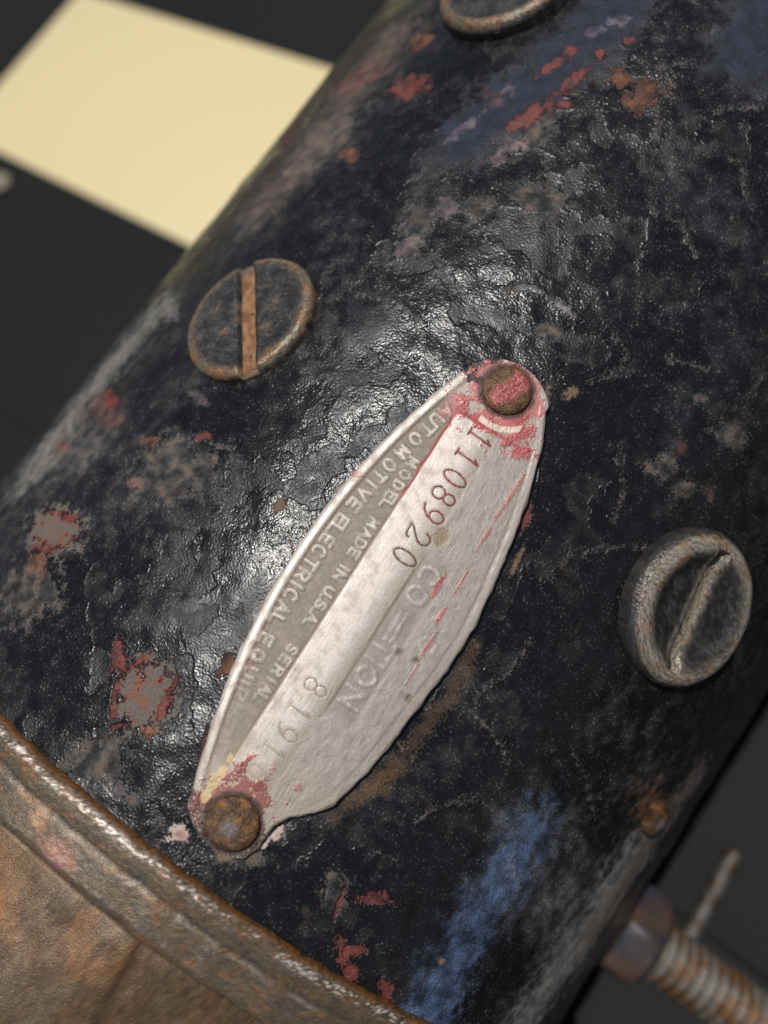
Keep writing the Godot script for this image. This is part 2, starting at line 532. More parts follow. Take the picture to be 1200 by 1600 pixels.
func paint_chip(kind: String, a: float, arc: float, ra: float, rb: float, turn: float):
	var ca := cos(deg_to_rad(turn))
	var sa := sin(deg_to_rad(turn))
	var reach := maxf(ra, rb) * 1.75 + 0.6
	var j0 := clampi(int((a - reach - A0) / A_SPAN * TEX_H), 0, TEX_H - 1)
	var j1 := clampi(int((a + reach - A0) / A_SPAN * TEX_H), 0, TEX_H - 1)
	var i0 := clampi(int((arc - reach - ARC0) / ARC_SPAN * TEX_W), 0, TEX_W - 1)
	var i1 := clampi(int((arc + reach - ARC0) / ARC_SPAN * TEX_W), 0, TEX_W - 1)
	var small := minf(ra, rb)
	for j in range(j0, j1 + 1):
		for i in range(i0, i1 + 1):
			var pa := texel_a(j)
			var pr := texel_arc(i)
			var da := pa - a
			var dr := pr - arc
			var u := (da * ca + dr * sa) / ra
			var v := (-da * sa + dr * ca) / rb
			var q := u * u + v * v
			if q > 3.4:
				continue
			var w := wobble.get_noise_2d(pa * 0.55, pr * 0.55)
			var w2 := wobble.get_noise_2d(pa * 2.4 + 70.0, pr * 2.4)
			var s := j * TEX_W + i
			var d: float = sqrt(q) + w * 0.8 + w2 * 0.55 + (noise_bytes.grain[s] / 255.0 - 0.5) * 0.3      # under 1 inside the flake
			var g: float = noise_bytes.grain[s] / 255.0
			var m: float = noise_bytes.mid[s] / 255.0
			var depth := (1.0 - d) * small               # mm inside the edge, about
			var inside := ramp(depth, -0.06, 0.10)
			match kind:
				"red":
					if inside > 0.0:
						var c := Color(0.36, 0.125, 0.11).lerp(Color(0.48, 0.26, 0.23), g * 0.9)
						if w2 > 0.22:
							c = c.lerp(Color(0.38, 0.30, 0.27), 0.7)
						blend(s, c, inside * clampf(0.35 + m * 1.1, 0.0, 0.95))
						frame_rough[s] = 175
						frame_height[s] -= 0.22 * inside
				"dullred":
					if inside > 0.0:
						var c := Color(0.36, 0.17, 0.15).lerp(Color(0.45, 0.33, 0.30), m)
						blend(s, c, ramp(depth, -0.3, 0.8) * (0.25 + 0.6 * m))
						frame_rough[s] = 190
				"orange":
					if inside > 0.0:
						var c := Color(0.53, 0.30, 0.19).lerp(Color(0.66, 0.43, 0.31), g)
						blend(s, c, inside * (0.15 + 0.6 * m))
						frame_rough[s] = 215
						frame_height[s] -= 0.16 * inside
				"pink":
					if inside > 0.0:
						var c := Color(0.55, 0.40, 0.40).lerp(Color(0.72, 0.62, 0.64), g)
						blend(s, c, inside * clampf(0.65 * m, 0.0, 0.45))
						frame_rough[s] = 150
						frame_height[s] += 0.05 * inside
				"tan":
					if inside > 0.0:
						blend(s, Color(0.44, 0.34, 0.24).lerp(Color(0.60, 0.50, 0.40), g), inside * 0.7)
						frame_rough[s] = 200
				"white":
					if inside > 0.0:
						blend(s, Color(0.78, 0.71, 0.66).lerp(Color(0.60, 0.50, 0.46), g * 0.7), inside * 0.92)
						frame_rough[s] = 170
						frame_height[s] += 0.25 * inside
				"tanstain":
					var soft := ramp(1.0 - d, -0.2, 0.7)
					blend(s, Color(0.40, 0.29, 0.17), soft * (0.2 + 0.55 * g))
				"bright":
					if inside > 0.0:
						blend(s, Color(0.72, 0.70, 0.68).lerp(Color(0.42, 0.40, 0.40), g * 0.6), inside * 0.45)
						frame_rough[s] = 80
						frame_height[s] += (0.10 + 0.15 * g) * inside
				"rustbrown":
					var soft := ramp(1.0 - d, -0.2, 0.6)
					blend(s, Color(0.30, 0.22, 0.15).lerp(Color(0.45, 0.28, 0.18), m), soft * 0.7)
					frame_height[s] += 0.2 * soft * m
				"grey", "dust":
					var soft := ramp(depth, -0.15, 0.9 if kind == "dust" else 0.35)
					if soft > 0.0:
						var c := Color(0.27, 0.25, 0.235).lerp(Color(0.46, 0.43, 0.39), g)
						if m > 0.62:
							c = c.lerp(Color(0.50, 0.36, 0.27), (m - 0.62) * 2.5)
						blend(s, c, soft * clampf(m * 1.5 - 0.28, 0.1, 0.8))
						frame_rough[s] = int(lerpf(frame_rough[s], 205.0, soft))
						frame_height[s] += (0.09 * (m - 0.3)) * soft
						var edge := exp(-pow((depth - 0.1) / 0.22, 2.0))
						blend(s, Color(0.50, 0.44, 0.40), edge * clampf(w * 1.6 + 0.2, 0.0, 0.5))
				"rustgrey":
					if inside > 0.0:
						var c := Color(0.30, 0.285, 0.265).lerp(Color(0.46, 0.41, 0.37), g)
						c = c.lerp(Color(0.50, 0.30, 0.19), clampf((w + 0.02) * 2.0, 0.0, 0.5))
						if depth < 0.55:
							c = c.lerp(Color(0.56, 0.17, 0.15), clampf(0.15 + w * 2.2 + w2 * 0.8 - depth * 0.6, 0.0, 0.9))
						blend(s, c, inside * 0.95)
						frame_rough[s] = 205
						frame_height[s] += (-0.32 + 0.14 * g) * inside
			if kind == "rustgrey" or kind == "red":
				frame_height[s] += 0.05 * exp(-pow((depth + 0.25) / 0.2, 2.0))


func paint_line(points: Array, width: float, how: String):
	var lo: Vector2 = points[0]
	var hi: Vector2 = points[0]
	for p in points:
		lo = lo.min(p)
		hi = hi.max(p)
	var reach := width * 2.2 + 0.8
	var j0 := clampi(int((lo.x - reach - A0) / A_SPAN * TEX_H), 0, TEX_H - 1)
	var j1 := clampi(int((hi.x + reach - A0) / A_SPAN * TEX_H), 0, TEX_H - 1)
	var i0 := clampi(int((lo.y - reach - ARC0) / ARC_SPAN * TEX_W), 0, TEX_W - 1)
	var i1 := clampi(int((hi.y + reach - ARC0) / ARC_SPAN * TEX_W), 0, TEX_W - 1)
	for j in range(j0, j1 + 1):
		for i in range(i0, i1 + 1):
			var p := Vector2(texel_a(j), texel_arc(i))
			var w := wobble.get_noise_2d(p.x * 0.8 + 31.0, p.y * 0.8)
			var w2 := wobble.get_noise_2d(p.x * 2.6 + 9.0, p.y * 2.6)
			var moved := p + Vector2(w, w2) * (0.9 if how == "ridge" else 1.6)
			var best := 1e9
			var side := 1.0
			for k in points.size() - 1:
				var a: Vector2 = points[k]
				var b: Vector2 = points[k + 1]
				var ab := b - a
				var t := clampf((moved - a).dot(ab) / ab.length_squared(), 0.0, 1.0)
				var q := (moved - a - ab * t)
				var len := q.length()
				if len < best:
					best = len
					side = signf(ab.cross(q))
			if best > reach:
				continue
			var s := j * TEX_W + i
			var g: float = noise_bytes.grain[s] / 255.0
			if how == "ridge":
				var line := exp(-pow(best / width, 2.0))
				frame_height[s] += 0.13 * line + 0.10 * side * exp(-best * 0.9) * ramp(best, 0.0, 0.3)
				blend(s, Color(0.40, 0.35, 0.31).lerp(Color(0.62, 0.54, 0.48), g), line * clampf(0.25 + w * 1.3, 0.0, 0.6))
				frame_rough[s] = int(lerpf(frame_rough[s], 190.0, line))
			else:
				var edge := best / width + wobble.get_noise_2d(p.x * 0.2, p.y * 0.3 + 60.0) * 0.55 + w * 0.35 + w2 * 0.12
				var soft := ramp(1.0 - edge, -0.3, 0.85)
				if soft > 0.0:
					var m: float = noise_bytes.mid[s] / 255.0
					if how != "blue":
						var chalk := Color(0.36, 0.35, 0.325).lerp(Color(0.60, 0.585, 0.55), g * 0.7 + m * 0.3)
						if how == "sky_sheen":
							chalk = Color(0.09, 0.11, 0.155).lerp(Color(0.20, 0.24, 0.32), g * 0.6 + m * 0.4)  # bluish sky reflection put into the colour
						if how == "rust":
							chalk = Color(0.33, 0.21, 0.12).lerp(Color(0.52, 0.36, 0.22), g * 0.7 + m * 0.3)
						if how == "brown":
							chalk = Color(0.27, 0.235, 0.21).lerp(Color(0.46, 0.40, 0.36), g * 0.7 + m * 0.3)
						blend(s, chalk, soft * (0.55 + 0.4 * m) * (0.6 if how == "rust" else 1.0))
						frame_rough[s] = int(lerpf(frame_rough[s], 215.0, soft))
						continue
					var c := Color(0.19, 0.24, 0.33).lerp(Color(0.37, 0.45, 0.58), clampf(g * 0.8 + m * 0.6 - 0.25, 0.0, 1.0))  # blue reflected streak, painted into the frame's colour
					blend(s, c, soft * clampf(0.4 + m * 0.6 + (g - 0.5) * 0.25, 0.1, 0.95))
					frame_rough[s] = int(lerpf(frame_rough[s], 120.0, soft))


func build_frame_material() -> StandardMaterial3D:
	make_zone_maps()
	noise_image("grain", TEX_W, TEX_H, 0.30, 2, FastNoiseLite.TYPE_SIMPLEX_SMOOTH, 1)
	noise_image("speck", TEX_W, TEX_H, 0.16, 3, FastNoiseLite.TYPE_SIMPLEX, 2)
	noise_image("flake", TEX_W, TEX_H, 0.0085, 6, FastNoiseLite.TYPE_SIMPLEX_SMOOTH, 8)
	noise_image("mid", TEX_W, TEX_H, 0.035, 4, FastNoiseLite.TYPE_SIMPLEX_SMOOTH, 3)
	noise_image("big", TEX_W, TEX_H, 0.007, 5, FastNoiseLite.TYPE_SIMPLEX_SMOOTH, 4)
	noise_image("lump", TEX_W, TEX_H, 0.055, 2, FastNoiseLite.TYPE_CELLULAR, 5)
	bands.resize(16)
	var job := WorkerThreadPool.add_group_task(paint_band, 16)
	WorkerThreadPool.wait_for_group_task_completion(job)
	for b in bands:
		frame_rgb.append_array(b[0])
		frame_rough.append_array(b[1])
		frame_height.append_array(b[2])
	bands.clear()
	paint_line(blue_sheen_path, 4.3, "blue")
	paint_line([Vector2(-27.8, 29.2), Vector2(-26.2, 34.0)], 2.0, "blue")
	paint_line([Vector2(-7.3, -52.9), Vector2(3.5, -53.7), Vector2(13.7, -53.9), Vector2(19.7, -53.6)], 5.5, "chalk")
	paint_line([Vector2(-23.8, 47.9), Vector2(-15.4, 49.6), Vector2(-6.7, 49.0), Vector2(-0.2, 50.0)], 6.0, "chalk")
	paint_line([Vector2(-10.8, 51.2), Vector2(0.3, 52.1), Vector2(11.8, 53.1)], 3.5, "brown")
	paint_line([Vector2(68.3, -47.6), Vector2(56.6, -46.0), Vector2(46.4, -45.9), Vector2(39.8, -46.3)], 6.0, "brown")
	paint_line([Vector2(85.7, -2.9), Vector2(79.0, -1.8)], 5.0, "sky_sheen")
	paint_line([Vector2(54.5, -23.8), Vector2(65.6, -19.7), Vector2(76.9, -17.3)], 5.0, "sky_sheen")
	paint_line([Vector2(6.8, 11.2), Vector2(1.5, 12.0), Vector2(-3.7, 11.7), Vector2(-10.2, 10.6), Vector2(-15.0, 9.0)], 0.8, "rust")
	for r in ridges:
		paint_line(r, 0.26, "ridge")
	for c in chips:
		paint_chip(c[0], c[1], c[2], c[3], c[4], c[5])
	var m := StandardMaterial3D.new()
	m.albedo_texture = ImageTexture.create_from_image(Image.create_from_data(TEX_W, TEX_H, false, Image.FORMAT_RGB8, frame_rgb))
	m.roughness = 1.0
	m.roughness_texture = ImageTexture.create_from_image(Image.create_from_data(TEX_W, TEX_H, false, Image.FORMAT_L8, frame_rough))
	m.roughness_texture_channel = BaseMaterial3D.TEXTURE_CHANNEL_RED
	m.heightmap_enabled = true
	m.heightmap_texture = ImageTexture.create_from_image(Image.create_from_data(TEX_W, TEX_H, false, Image.FORMAT_RF, frame_height.to_byte_array()))
	m.heightmap_scale = 0.055
	m.metallic_specular = 0.40
	return m


# -------------------------------------------------------------------- the starter motor

func build_motor():
	var motor := Node3D.new()
	motor.name = "starter_motor"
	motor.set_meta("label", "old black painted starter motor with oval metal nameplate, lying on the checked table")
	motor.set_meta("category", "starter motor")
	add_child(motor)
	build_frame(motor)
	build_end_housing(motor)
	var screw_paint := grain_material(Color.WHITE, 0.42, 0.2, 0.010, 0.08, 31, 14.0)
	var rust_paint := grain_material(Color.WHITE, 0.85, 0.0, 0.02, 0.06, 32, 14.0)
	build_screw(motor, 23.3, -32.4, Vector2(12.2, -12.1), 0, screw_paint, rust_paint, "slotted pole screw with a wide rust filled slot and pale worn rim")
	build_screw(motor, 24.8, 30.2, Vector2(13.8, -3.1), 1, screw_paint, rust_paint, "slotted pole screw with a raised round rim and dished dark face")
	build_screw(motor, 76.6, -32.2, Vector2(6.6, 12.5), 2, screw_paint, rust_paint, "slotted pole screw with a tan rim at the far end")
	build_plate(motor)
	build_terminal(motor)


func build_frame(motor: Node3D):
	var paint := build_frame_material()
	var arcs := PackedFloat32Array()
	var x := -86.0
	while x < 86.0:
		arcs.append(x)
		x += 0.5
	var whole := TAU * RADIUS
	var steps := 60
	for k in steps + 1:
		arcs.append(86.0 + (whole - 172.0) * k / steps)
	var along := PackedFloat32Array()
	x = A0
	while x < 108.0:
		along.append(x)
		x += 0.5
	along.append(108.0)
	var lump := FastNoiseLite.new()
	lump.seed = 41
	lump.noise_type = FastNoiseLite.TYPE_SIMPLEX_SMOOTH
	lump.frequency = 0.11
	lump.fractal_octaves = 4
	var where := func(i: int, j: int) -> Vector3:
		var a := along[j]
		var phi := arcs[i] / RADIUS
		var n := lump.get_noise_3d(a, 57.0 * cos(phi), 57.0 * sin(phi))
		return on_motor(a, arcs[i], RADIUS + n * 0.32)
	var unwrap := func(i: int, j: int) -> Vector2:
		return Vector2((arcs[i] - ARC0) / ARC_SPAN, (along[j] - A0) / A_SPAN)
	add_part("field_frame", sheet(arcs.size(), along.size(), where, null, unwrap, true), paint, motor, "black chipped paint over red primer and rust on the round steel body")


# Turned shapes round the motor's axis: profile of (a, r), fine within the arc that faces up.
func build_end_housing(motor: Node3D):
	var metal := grain_material(Color.WHITE, 0.47, 0.3, 0.0075, 0.26, 51, 24.0)
	var arcs := PackedFloat32Array()
	var x := -60.0
	while x < 60.0:
		arcs.append(x)
		x += 0.3
	var whole := TAU * RADIUS
	for k in 49:
		arcs.append(60.0 + (whole - 120.0) * k / 48.0)
	var band := profile_points([Vector2(-27.3, 56.0), Vector2(-27.35, 57.2), Vector2(-27.55, 57.75), Vector2(-27.95, 58.1), Vector2(-28.5, 58.28), Vector2(-29.3, 58.22), Vector2(-30.1, 58.08), Vector2(-30.5, 57.97), Vector2(-30.8, 58.05), Vector2(-31.3, 58.12), Vector2(-33.9, 58.1), Vector2(-34.4, 57.9), Vector2(-34.7, 57.3), Vector2(-34.75, 56.6)], 0.16)
	var nb := wobble
	var band_paint := func(i: int, j: int) -> Color:
		var a: float = band[j].x
		var arc := arcs[i]
		var n := tint.get_noise_2d(a * 0.5 + 3.0, arc * 0.22)
		var f := tint.get_noise_2d(a * 3.0, arc * 3.0 + 40.0)
		var c := Color(0.110, 0.078, 0.046).lerp(Color(0.088, 0.072, 0.052), ramp(n, -0.2, 0.35))
		var crest_glint := exp(-pow((a + 28.25) / 0.42, 2.0))
		c = c.lerp(Color(0.56, 0.48, 0.42), crest_glint * clampf(-0.05 + n * 1.6 + f * 2.6, 0.0, 0.9))  # glints along the crest are put into the colour
		var lip := ramp(a, -28.0, -27.5)
		c = c.lerp(Color(0.21, 0.085, 0.022), lip * clampf(0.65 + f * 0.9, 0.1, 0.95))
		c = c.lerp(Color(0.050, 0.042, 0.034), exp(-pow((a + 30.45) / 0.22, 2.0)) * 0.6)
		c = c.lerp(Color(0.24, 0.20, 0.155), exp(-pow((a + 30.9) / 0.2, 2.0)) * clampf(0.4 + n * 2.0, 0.0, 0.7))
		c = c.lerp(Color(0.23, 0.10, 0.03), clampf((tint.get_noise_2d(a * 0.5 + 90.0, arc * 0.25) - 0.2) * 2.0, 0.0, 0.4))
		var pink := Vector2((a + 33.0) / 1.3, (arc + 10.5) / 2.4).length() + f * 0.9
		c = c.lerp(Color(0.36, 0.17, 0.13), ramp(1.0 - pink, 0.0, 0.4) * 0.65)
		var tan_spot := Vector2((a + 31.9) / 1.0, (arc + 14.3) / 1.2).length() + f * 0.9
		c = c.lerp(Color(0.34, 0.21, 0.12), ramp(1.0 - tan_spot, 0.0, 0.4) * 0.7)
		return (c * (0.82 + 0.7 * (f + 0.25))).clamp()
	var band_where := func(i: int, j: int) -> Vector3:
		var q: Vector2 = band[j]
		var dent := nb.get_noise_2d(arcs[i] * 0.13, 5.0) * 0.22 + nb.get_noise_2d(arcs[i] * 1.3, q.x * 1.3) * 0.05
		return on_motor(q.x + nb.get_noise_2d(arcs[i] * 0.16, 77.0) * 0.25, arcs[i], q.y + dent)
	var strap := add_part("end_band", sheet(arcs.size(), band.size(), band_where, band_paint, null, true), metal, motor, "rusty brown steel band with a rounded orange edge and a groove")
	strap.set_meta("label", "rusty brown steel band with a rounded orange edge and a groove")
	var body := profile_points([Vector2(-34.55, 56.2), Vector2(-34.6, 56.9), Vector2(-36.0, 57.0), Vector2(-52.0, 56.9), Vector2(-70.0, 56.4), Vector2(-78.0, 55.0), Vector2(-82.0, 52.0), Vector2(-84.0, 46.0), Vector2(-84.5, 20.0), Vector2(-84.5, 0.3)], 0.55)
	var body_paint := func(i: int, j: int) -> Color:
		var a: float = body[j].x
		var arc := arcs[i]
		var n := tint.get_noise_2d(a * 0.12 + 200.0, arc * 0.12)
		var f := tint.get_noise_2d(a * 2.4, arc * 2.4 + 140.0)
		var c := Color(0.088, 0.052, 0.023).lerp(Color(0.095, 0.063, 0.034), ramp(n, -0.25, 0.3))
		c = c.lerp(Color(0.19, 0.085, 0.028), ramp(tint.get_noise_2d(a * 0.1, arc * 0.1 + 300.0), 0.1, 0.5) * 0.45 + ramp(Vector2((a + 41.0) / 6.0, (arc + 17.0) / 6.0).length(), 1.3, 0.5) * 0.6)
		var over := arc - (0.2 - (a + 34.0) * 0.13)
		if over > 0.0:
			c = c.lerp(Color(0.085, 0.050, 0.026), 0.5)
		c = c.lerp(Color(0.035, 0.025, 0.015), exp(-pow((over - 0.25) / 0.6, 2.0)) * 0.25)  # soft shadow line of the seam, painted in
		return (c * (0.85 + 0.8 * (f + 0.2))).clamp()
	var body_where := func(i: int, j: int) -> Vector3:
		var q: Vector2 = body[j]
		var over := arcs[i] - (0.2 - (q.x + 34.0) * 0.13)
		var step := 0.25 * ramp(over, 0.6, -0.3) if absf(over) < 40.0 and q.x > -60.0 else 0.0
		return on_motor(q.x, arcs[i], maxf(q.y + step + nb.get_noise_2d(arcs[i] * 0.12, q.x * 0.12) * 0.25, 0.2))
	add_part("end_housing", sheet(arcs.size(), body.size(), body_where, body_paint, null, true), metal, motor, "brown rusty sheet steel end cover with a seam")
	# the far end beyond the pole screws
	var cap := profile_points([Vector2(112.0, 0.3), Vector2(112.0, 20.0), Vector2(112.0, 50.0), Vector2(111.0, 55.0), Vector2(109.0, 57.6), Vector2(107.6, 57.8), Vector2(107.5, 55.0)], 1.2)
	var cap_where := func(i: int, j: int) -> Vector3:
		return on_motor(cap[j].x, arcs[i], cap[j].y)
	var cap_paint := func(i: int, j: int) -> Color:
		return Color(0.05, 0.04, 0.035)
	add_part("far_end_cap", sheet(arcs.size(), cap.size(), cap_where, cap_paint, null, true), metal, motor)


func profile_points(corners: Array, step: float) -> PackedVector2Array:
	var out := PackedVector2Array()
	for k in corners.size() - 1:
		var a: Vector2 = corners[k]
		var b: Vector2 = corners[k + 1]
		var n := maxi(1, int(a.distance_to(b) / step))
		for i in n:
			out.append(a.lerp(b, float(i) / n))
	out.append(corners[-1])
	return out


# A slotted screw head: a sheet over the disc with columns set at the slot's walls, its edge carried down as the side.
func build_screw(motor: Node3D, a: float, arc: float, slot: Vector2, style: int, paint: Material, rust: Material, label: String):
	var head_r: float = [8.5, 9.2, 8.8][style]
	var tall: float = [1.1, 1.9, 1.9][style]
	var half: float = [1.15, 0.75, 0.95][style]
	var deep: float = [1.0, 1.1, 1.2][style]
	var cols := PackedFloat32Array()
	for k in 27:
		cols.append(-head_r * cos(float(k) / 27 * PI / 2) - half * (1.0 - cos(float(k) / 27 * PI / 2)) - 0.0)
	cols[0] = -head_r
	for x in [-half, -half + 0.12, -half * 0.45, 0.0, half * 0.45, half - 0.12, half]:
		cols.append(x)
	for k in range(26, -1, -1):
		cols.append(-cols[k])
	var rows := 73
	var shape := func(x: float, y: float) -> float:
		var r := Vector2(x, y).length()
		var bend: float = [1.1, 1.7, 1.2][style]
		var edge := clampf((r - (head_r - bend)) / bend, 0.0, 1.0)
		var h := tall - bend * 0.9 * (1.0 - sqrt(maxf(0.0, 1.0 - edge * edge)))
		if style == 0:
			h += 0.12 * ramp(r, 5.6, 7.6) - 0.15 * (1.0 - r / head_r)
		elif style == 1:
			h += 0.15 * exp(-pow((r - 7.0) / 0.9, 2.0)) - 0.62 * ramp(r, 6.7, 4.8)
			h -= 0.15 * ramp(absf(x), 3.4, 1.2) * ramp(r, 7.0, 5.6)
		else:
			h += 0.2 * exp(-pow((r - 7.6) / 1.0, 2.0)) - 0.7 * ramp(r, 7.4, 5.6)
		h += wobble.get_noise_2d(x * 0.35 + style * 40.0, y * 0.35) * 0.12
		if absf(x) < half - 0.02 and (style != 1 or r < 7.1):
			h = minf(h - 0.12, tall - deep)
		return h
	var nrow := rows + 6
	var where := func(i: int, j: int) -> Vector3:
		var x := cols[i]
		var reach := sqrt(maxf(0.0, head_r * head_r - x * x))
		var t := clampf((float(j) - 3.0) / (rows - 1), 0.0, 1.0) * 2.0 - 1.0
		var y := reach * sin(t * PI / 2)
		var h: float = shape.call(x, y)
		if j < 3:
			h = lerpf(-1.2, h, j / 3.0)
		elif j > rows + 2:
			h = lerpf(-1.2, h, (nrow - 1 - j) / 3.0)
		return Vector3(y, h, x) * MM
	var color := func(i: int, j: int) -> Color:
		var p: Vector3 = where.call(i, j) / MM
		var r := Vector2(p.x, p.z).length()
		var n := tint.get_noise_2d(p.x * 0.3 + style * 50.0, p.z * 0.3)
		var f := tint.get_noise_2d(p.x * 2.2 + style * 50.0, p.z * 2.2)
		var face := Color(0.022, 0.022, 0.022).lerp(Color(0.060, 0.054, 0.046), clampf(0.3 + n * 1.6 + f * 1.2, 0.0, 1.0))
		var rim := Color(0.16, 0.125, 0.085).lerp(Color(0.21, 0.12, 0.06), clampf(0.3 + n * 2.2, 0.0, 1.0))
		if style == 1:
			rim = Color(0.27, 0.235, 0.19).lerp(Color(0.26, 0.16, 0.085), clampf(n * 2.4, 0.0, 0.8))
		if style == 1:
			face = face * 0.8
		var worn := exp(-pow((r - 8.0) / 0.75, 2.0))
		if style == 1:
			worn = maxf(worn, exp(-pow((r - 7.6) / 0.85, 2.0)))
			worn = maxf(worn, exp(-pow((absf(p.z) - half - 0.2) / 0.5, 2.0)) * 0.7)  # lit edges of the slot, painted paler
		var c := face.lerp(rim, worn * clampf(0.85 + f * 0.8, 0.2, 1.0))
		if r > 8.7:
			c = c.lerp(Color(0.03, 0.028, 0.027), 0.7)
		if style == 0:
			c = c.lerp(Color(0.20, 0.095, 0.04), clampf((n - 0.34) * 3.0, 0.0, 0.4))
		return (c * (0.85 + 0.6 * (f + 0.25))).clamp()
	var o := add_part("pole_screw", sheet(cols.size(), nrow, where, color), paint, motor, label)
	var turn := Basis(Vector3.UP, -atan2(slot.y, slot.x))
	o.transform = stand_on(a, arc, RADIUS) * Transform3D(turn, Vector3.ZERO)
	# the rusty floor of the slot
	var floor_where := func(i: int, j: int) -> Vector3:
		var x := (i / 8.0 * 2.0 - 1.0) * (half - 0.06)
		var y := (j / 60.0 * 2.0 - 1.0) * (head_r - (0.35 if style != 1 else 2.0))
		var h := tall - deep + 0.04 + 0.16 * pow(absf(x) / half, 2.0) + wobble.get_noise_2d(x * 0.8 + 5.0, y * 0.5 + style * 9.0) * 0.12
		h -= 0.5 * ramp(absf(y), head_r - 1.3, head_r - 0.35)
		return Vector3(y, h, x) * MM
	var floor_color := func(i: int, j: int) -> Color:
		var n := tint.get_noise_2d(i * 0.3 + style * 30.0, j * 0.12)
		var c := Color(0.27, 0.145, 0.066).lerp(Color(0.15, 0.065, 0.025), clampf(0.35 + n * 2.0 + 0.5 * pow(absf(i - 4.0) / 4.0, 3.0), 0.0, 1.0))  # rust, with shade painted in towards the slot walls
		if style == 1:
			c = Color(0.20, 0.165, 0.12).lerp(Color(0.12, 0.09, 0.06), clampf(0.4 + n * 1.6, 0.0, 1.0))
		return c
	add_part("slot", sheet(9, 61, floor_where, floor_color), rust, o)


# -------------------------------------------------------------------- the nameplate

# Letters as pen strokes in a box one wide and one high.
func strokes(ch: String) -> Array:
	var V := func(list: Array) -> PackedVector2Array:
		var out := PackedVector2Array()
		for k in range(0, list.size(), 2):
			out.append(Vector2(list[k], list[k + 1]))
		return out
	match ch:
		"A": return [V.call([0, 0, 0.5, 1, 1, 0]), V.call([0.2, 0.36, 0.8, 0.36])]
		"C": return [round_stroke(0.5, 0.5, 0.5, 0.5, 50, 310)]
		"D": return [V.call([0, 0, 0, 1, 0.45, 1, 0.8, 0.86, 0.97, 0.5, 0.8, 0.14, 0.45, 0, 0, 0])]
		"E": return [V.call([0.95, 1, 0, 1, 0, 0, 0.95, 0]), V.call([0, 0.52, 0.75, 0.52])]
		"I": return [V.call([0.5, 0, 0.5, 1])]
		"L": return [V.call([0, 1, 0, 0, 0.9, 0])]
		"M": return [V.call([0, 0, 0.05, 1, 0.5, 0.25, 0.95, 1, 1, 0])]
		"N": return [V.call([0, 0, 0, 1, 1, 0, 1, 1])]
		"O": return [round_stroke(0.5, 0.5, 0.5, 0.5, 0, 360)]
		"P": return [V.call([0, 0, 0, 1, 0.6, 1, 0.95, 0.88, 0.95, 0.6, 0.6, 0.46, 0, 0.46])]
		"Q": return [round_stroke(0.5, 0.5, 0.5, 0.5, 0, 360), V.call([0.6, 0.3, 1.0, -0.08])]
		"R": return [V.call([0, 0, 0, 1, 0.6, 1, 0.95, 0.88, 0.95, 0.62, 0.6, 0.48, 0, 0.48]), V.call([0.5, 0.48, 1, 0])]
		"S": return [V.call([0.92, 0.84, 0.7, 0.98, 0.3, 0.98, 0.06, 0.82, 0.1, 0.62, 0.5, 0.5, 0.9, 0.38, 0.95, 0.18, 0.7, 0.02, 0.3, 0.02, 0.05, 0.16])]
		"T": return [V.call([0, 1, 1, 1]), V.call([0.5, 1, 0.5, 0])]
		"U": return [V.call([0, 1, 0, 0.3, 0.2, 0.04, 0.5, 0, 0.8, 0.04, 1, 0.3, 1, 1])]
		"V": return [V.call([0, 1, 0.5, 0, 1, 1])]
		"Y": return [V.call([0, 1, 0.5, 0.5, 1, 1]), V.call([0.5, 0.5, 0.5, 0])]
		"-": return [V.call([0, 0.6, 1, 0.6]), V.call([0, 0.3, 1, 0.3])]
		".": return [V.call([0.4, 0, 0.55, 0])]
		"0": return [round_stroke(0.5, 0.5, 0.42, 0.5, 0, 360)]
		"1": return [V.call([0.28, 0.78, 0.5, 1, 0.5, 0]), V.call([0.26, 0, 0.74, 0])]
		"2": return [V.call([0.05, 0.72, 0.12, 0.9, 0.35, 1, 0.68, 0.98, 0.9, 0.8, 0.85, 0.6, 0.5, 0.34, 0.15, 0.14, 0.05, 0, 0.75, 0.03, 0.95, 0.12, 0.98, 0.22])]
		"6": return [V.call([0.85, 0.95, 0.5, 0.85, 0.2, 0.6, 0.1, 0.32]), round_stroke(0.5, 0.3, 0.4, 0.3, 0, 360)]
		"8": return [round_stroke(0.5, 0.755, 0.36, 0.245, 0, 360), round_stroke(0.5, 0.26, 0.43, 0.26, 0, 360)]
		"9": return [round_stroke(0.5, 0.7, 0.4, 0.3, 0, 360), V.call([0.9, 0.7, 0.82, 0.4, 0.5, 0.12, 0.15, 0.03])]
	return []


func round_stroke(cx: float, cy: float, rx: float, ry: float, from: float, to: float) -> PackedVector2Array:
	var out := PackedVector2Array()
	for k in 21:
		var t := deg_to_rad(lerpf(from, to, k / 20.0))
		out.append(Vector2(cx + rx * cos(t), cy + ry * sin(t)))
	return out


const PLATE_SCALE := 22.0      # texels per millimetre, about
const PLATE_HALF := 29.5       # mm that the plate's texture reaches either way along
const PLATE_TALL := 10.7


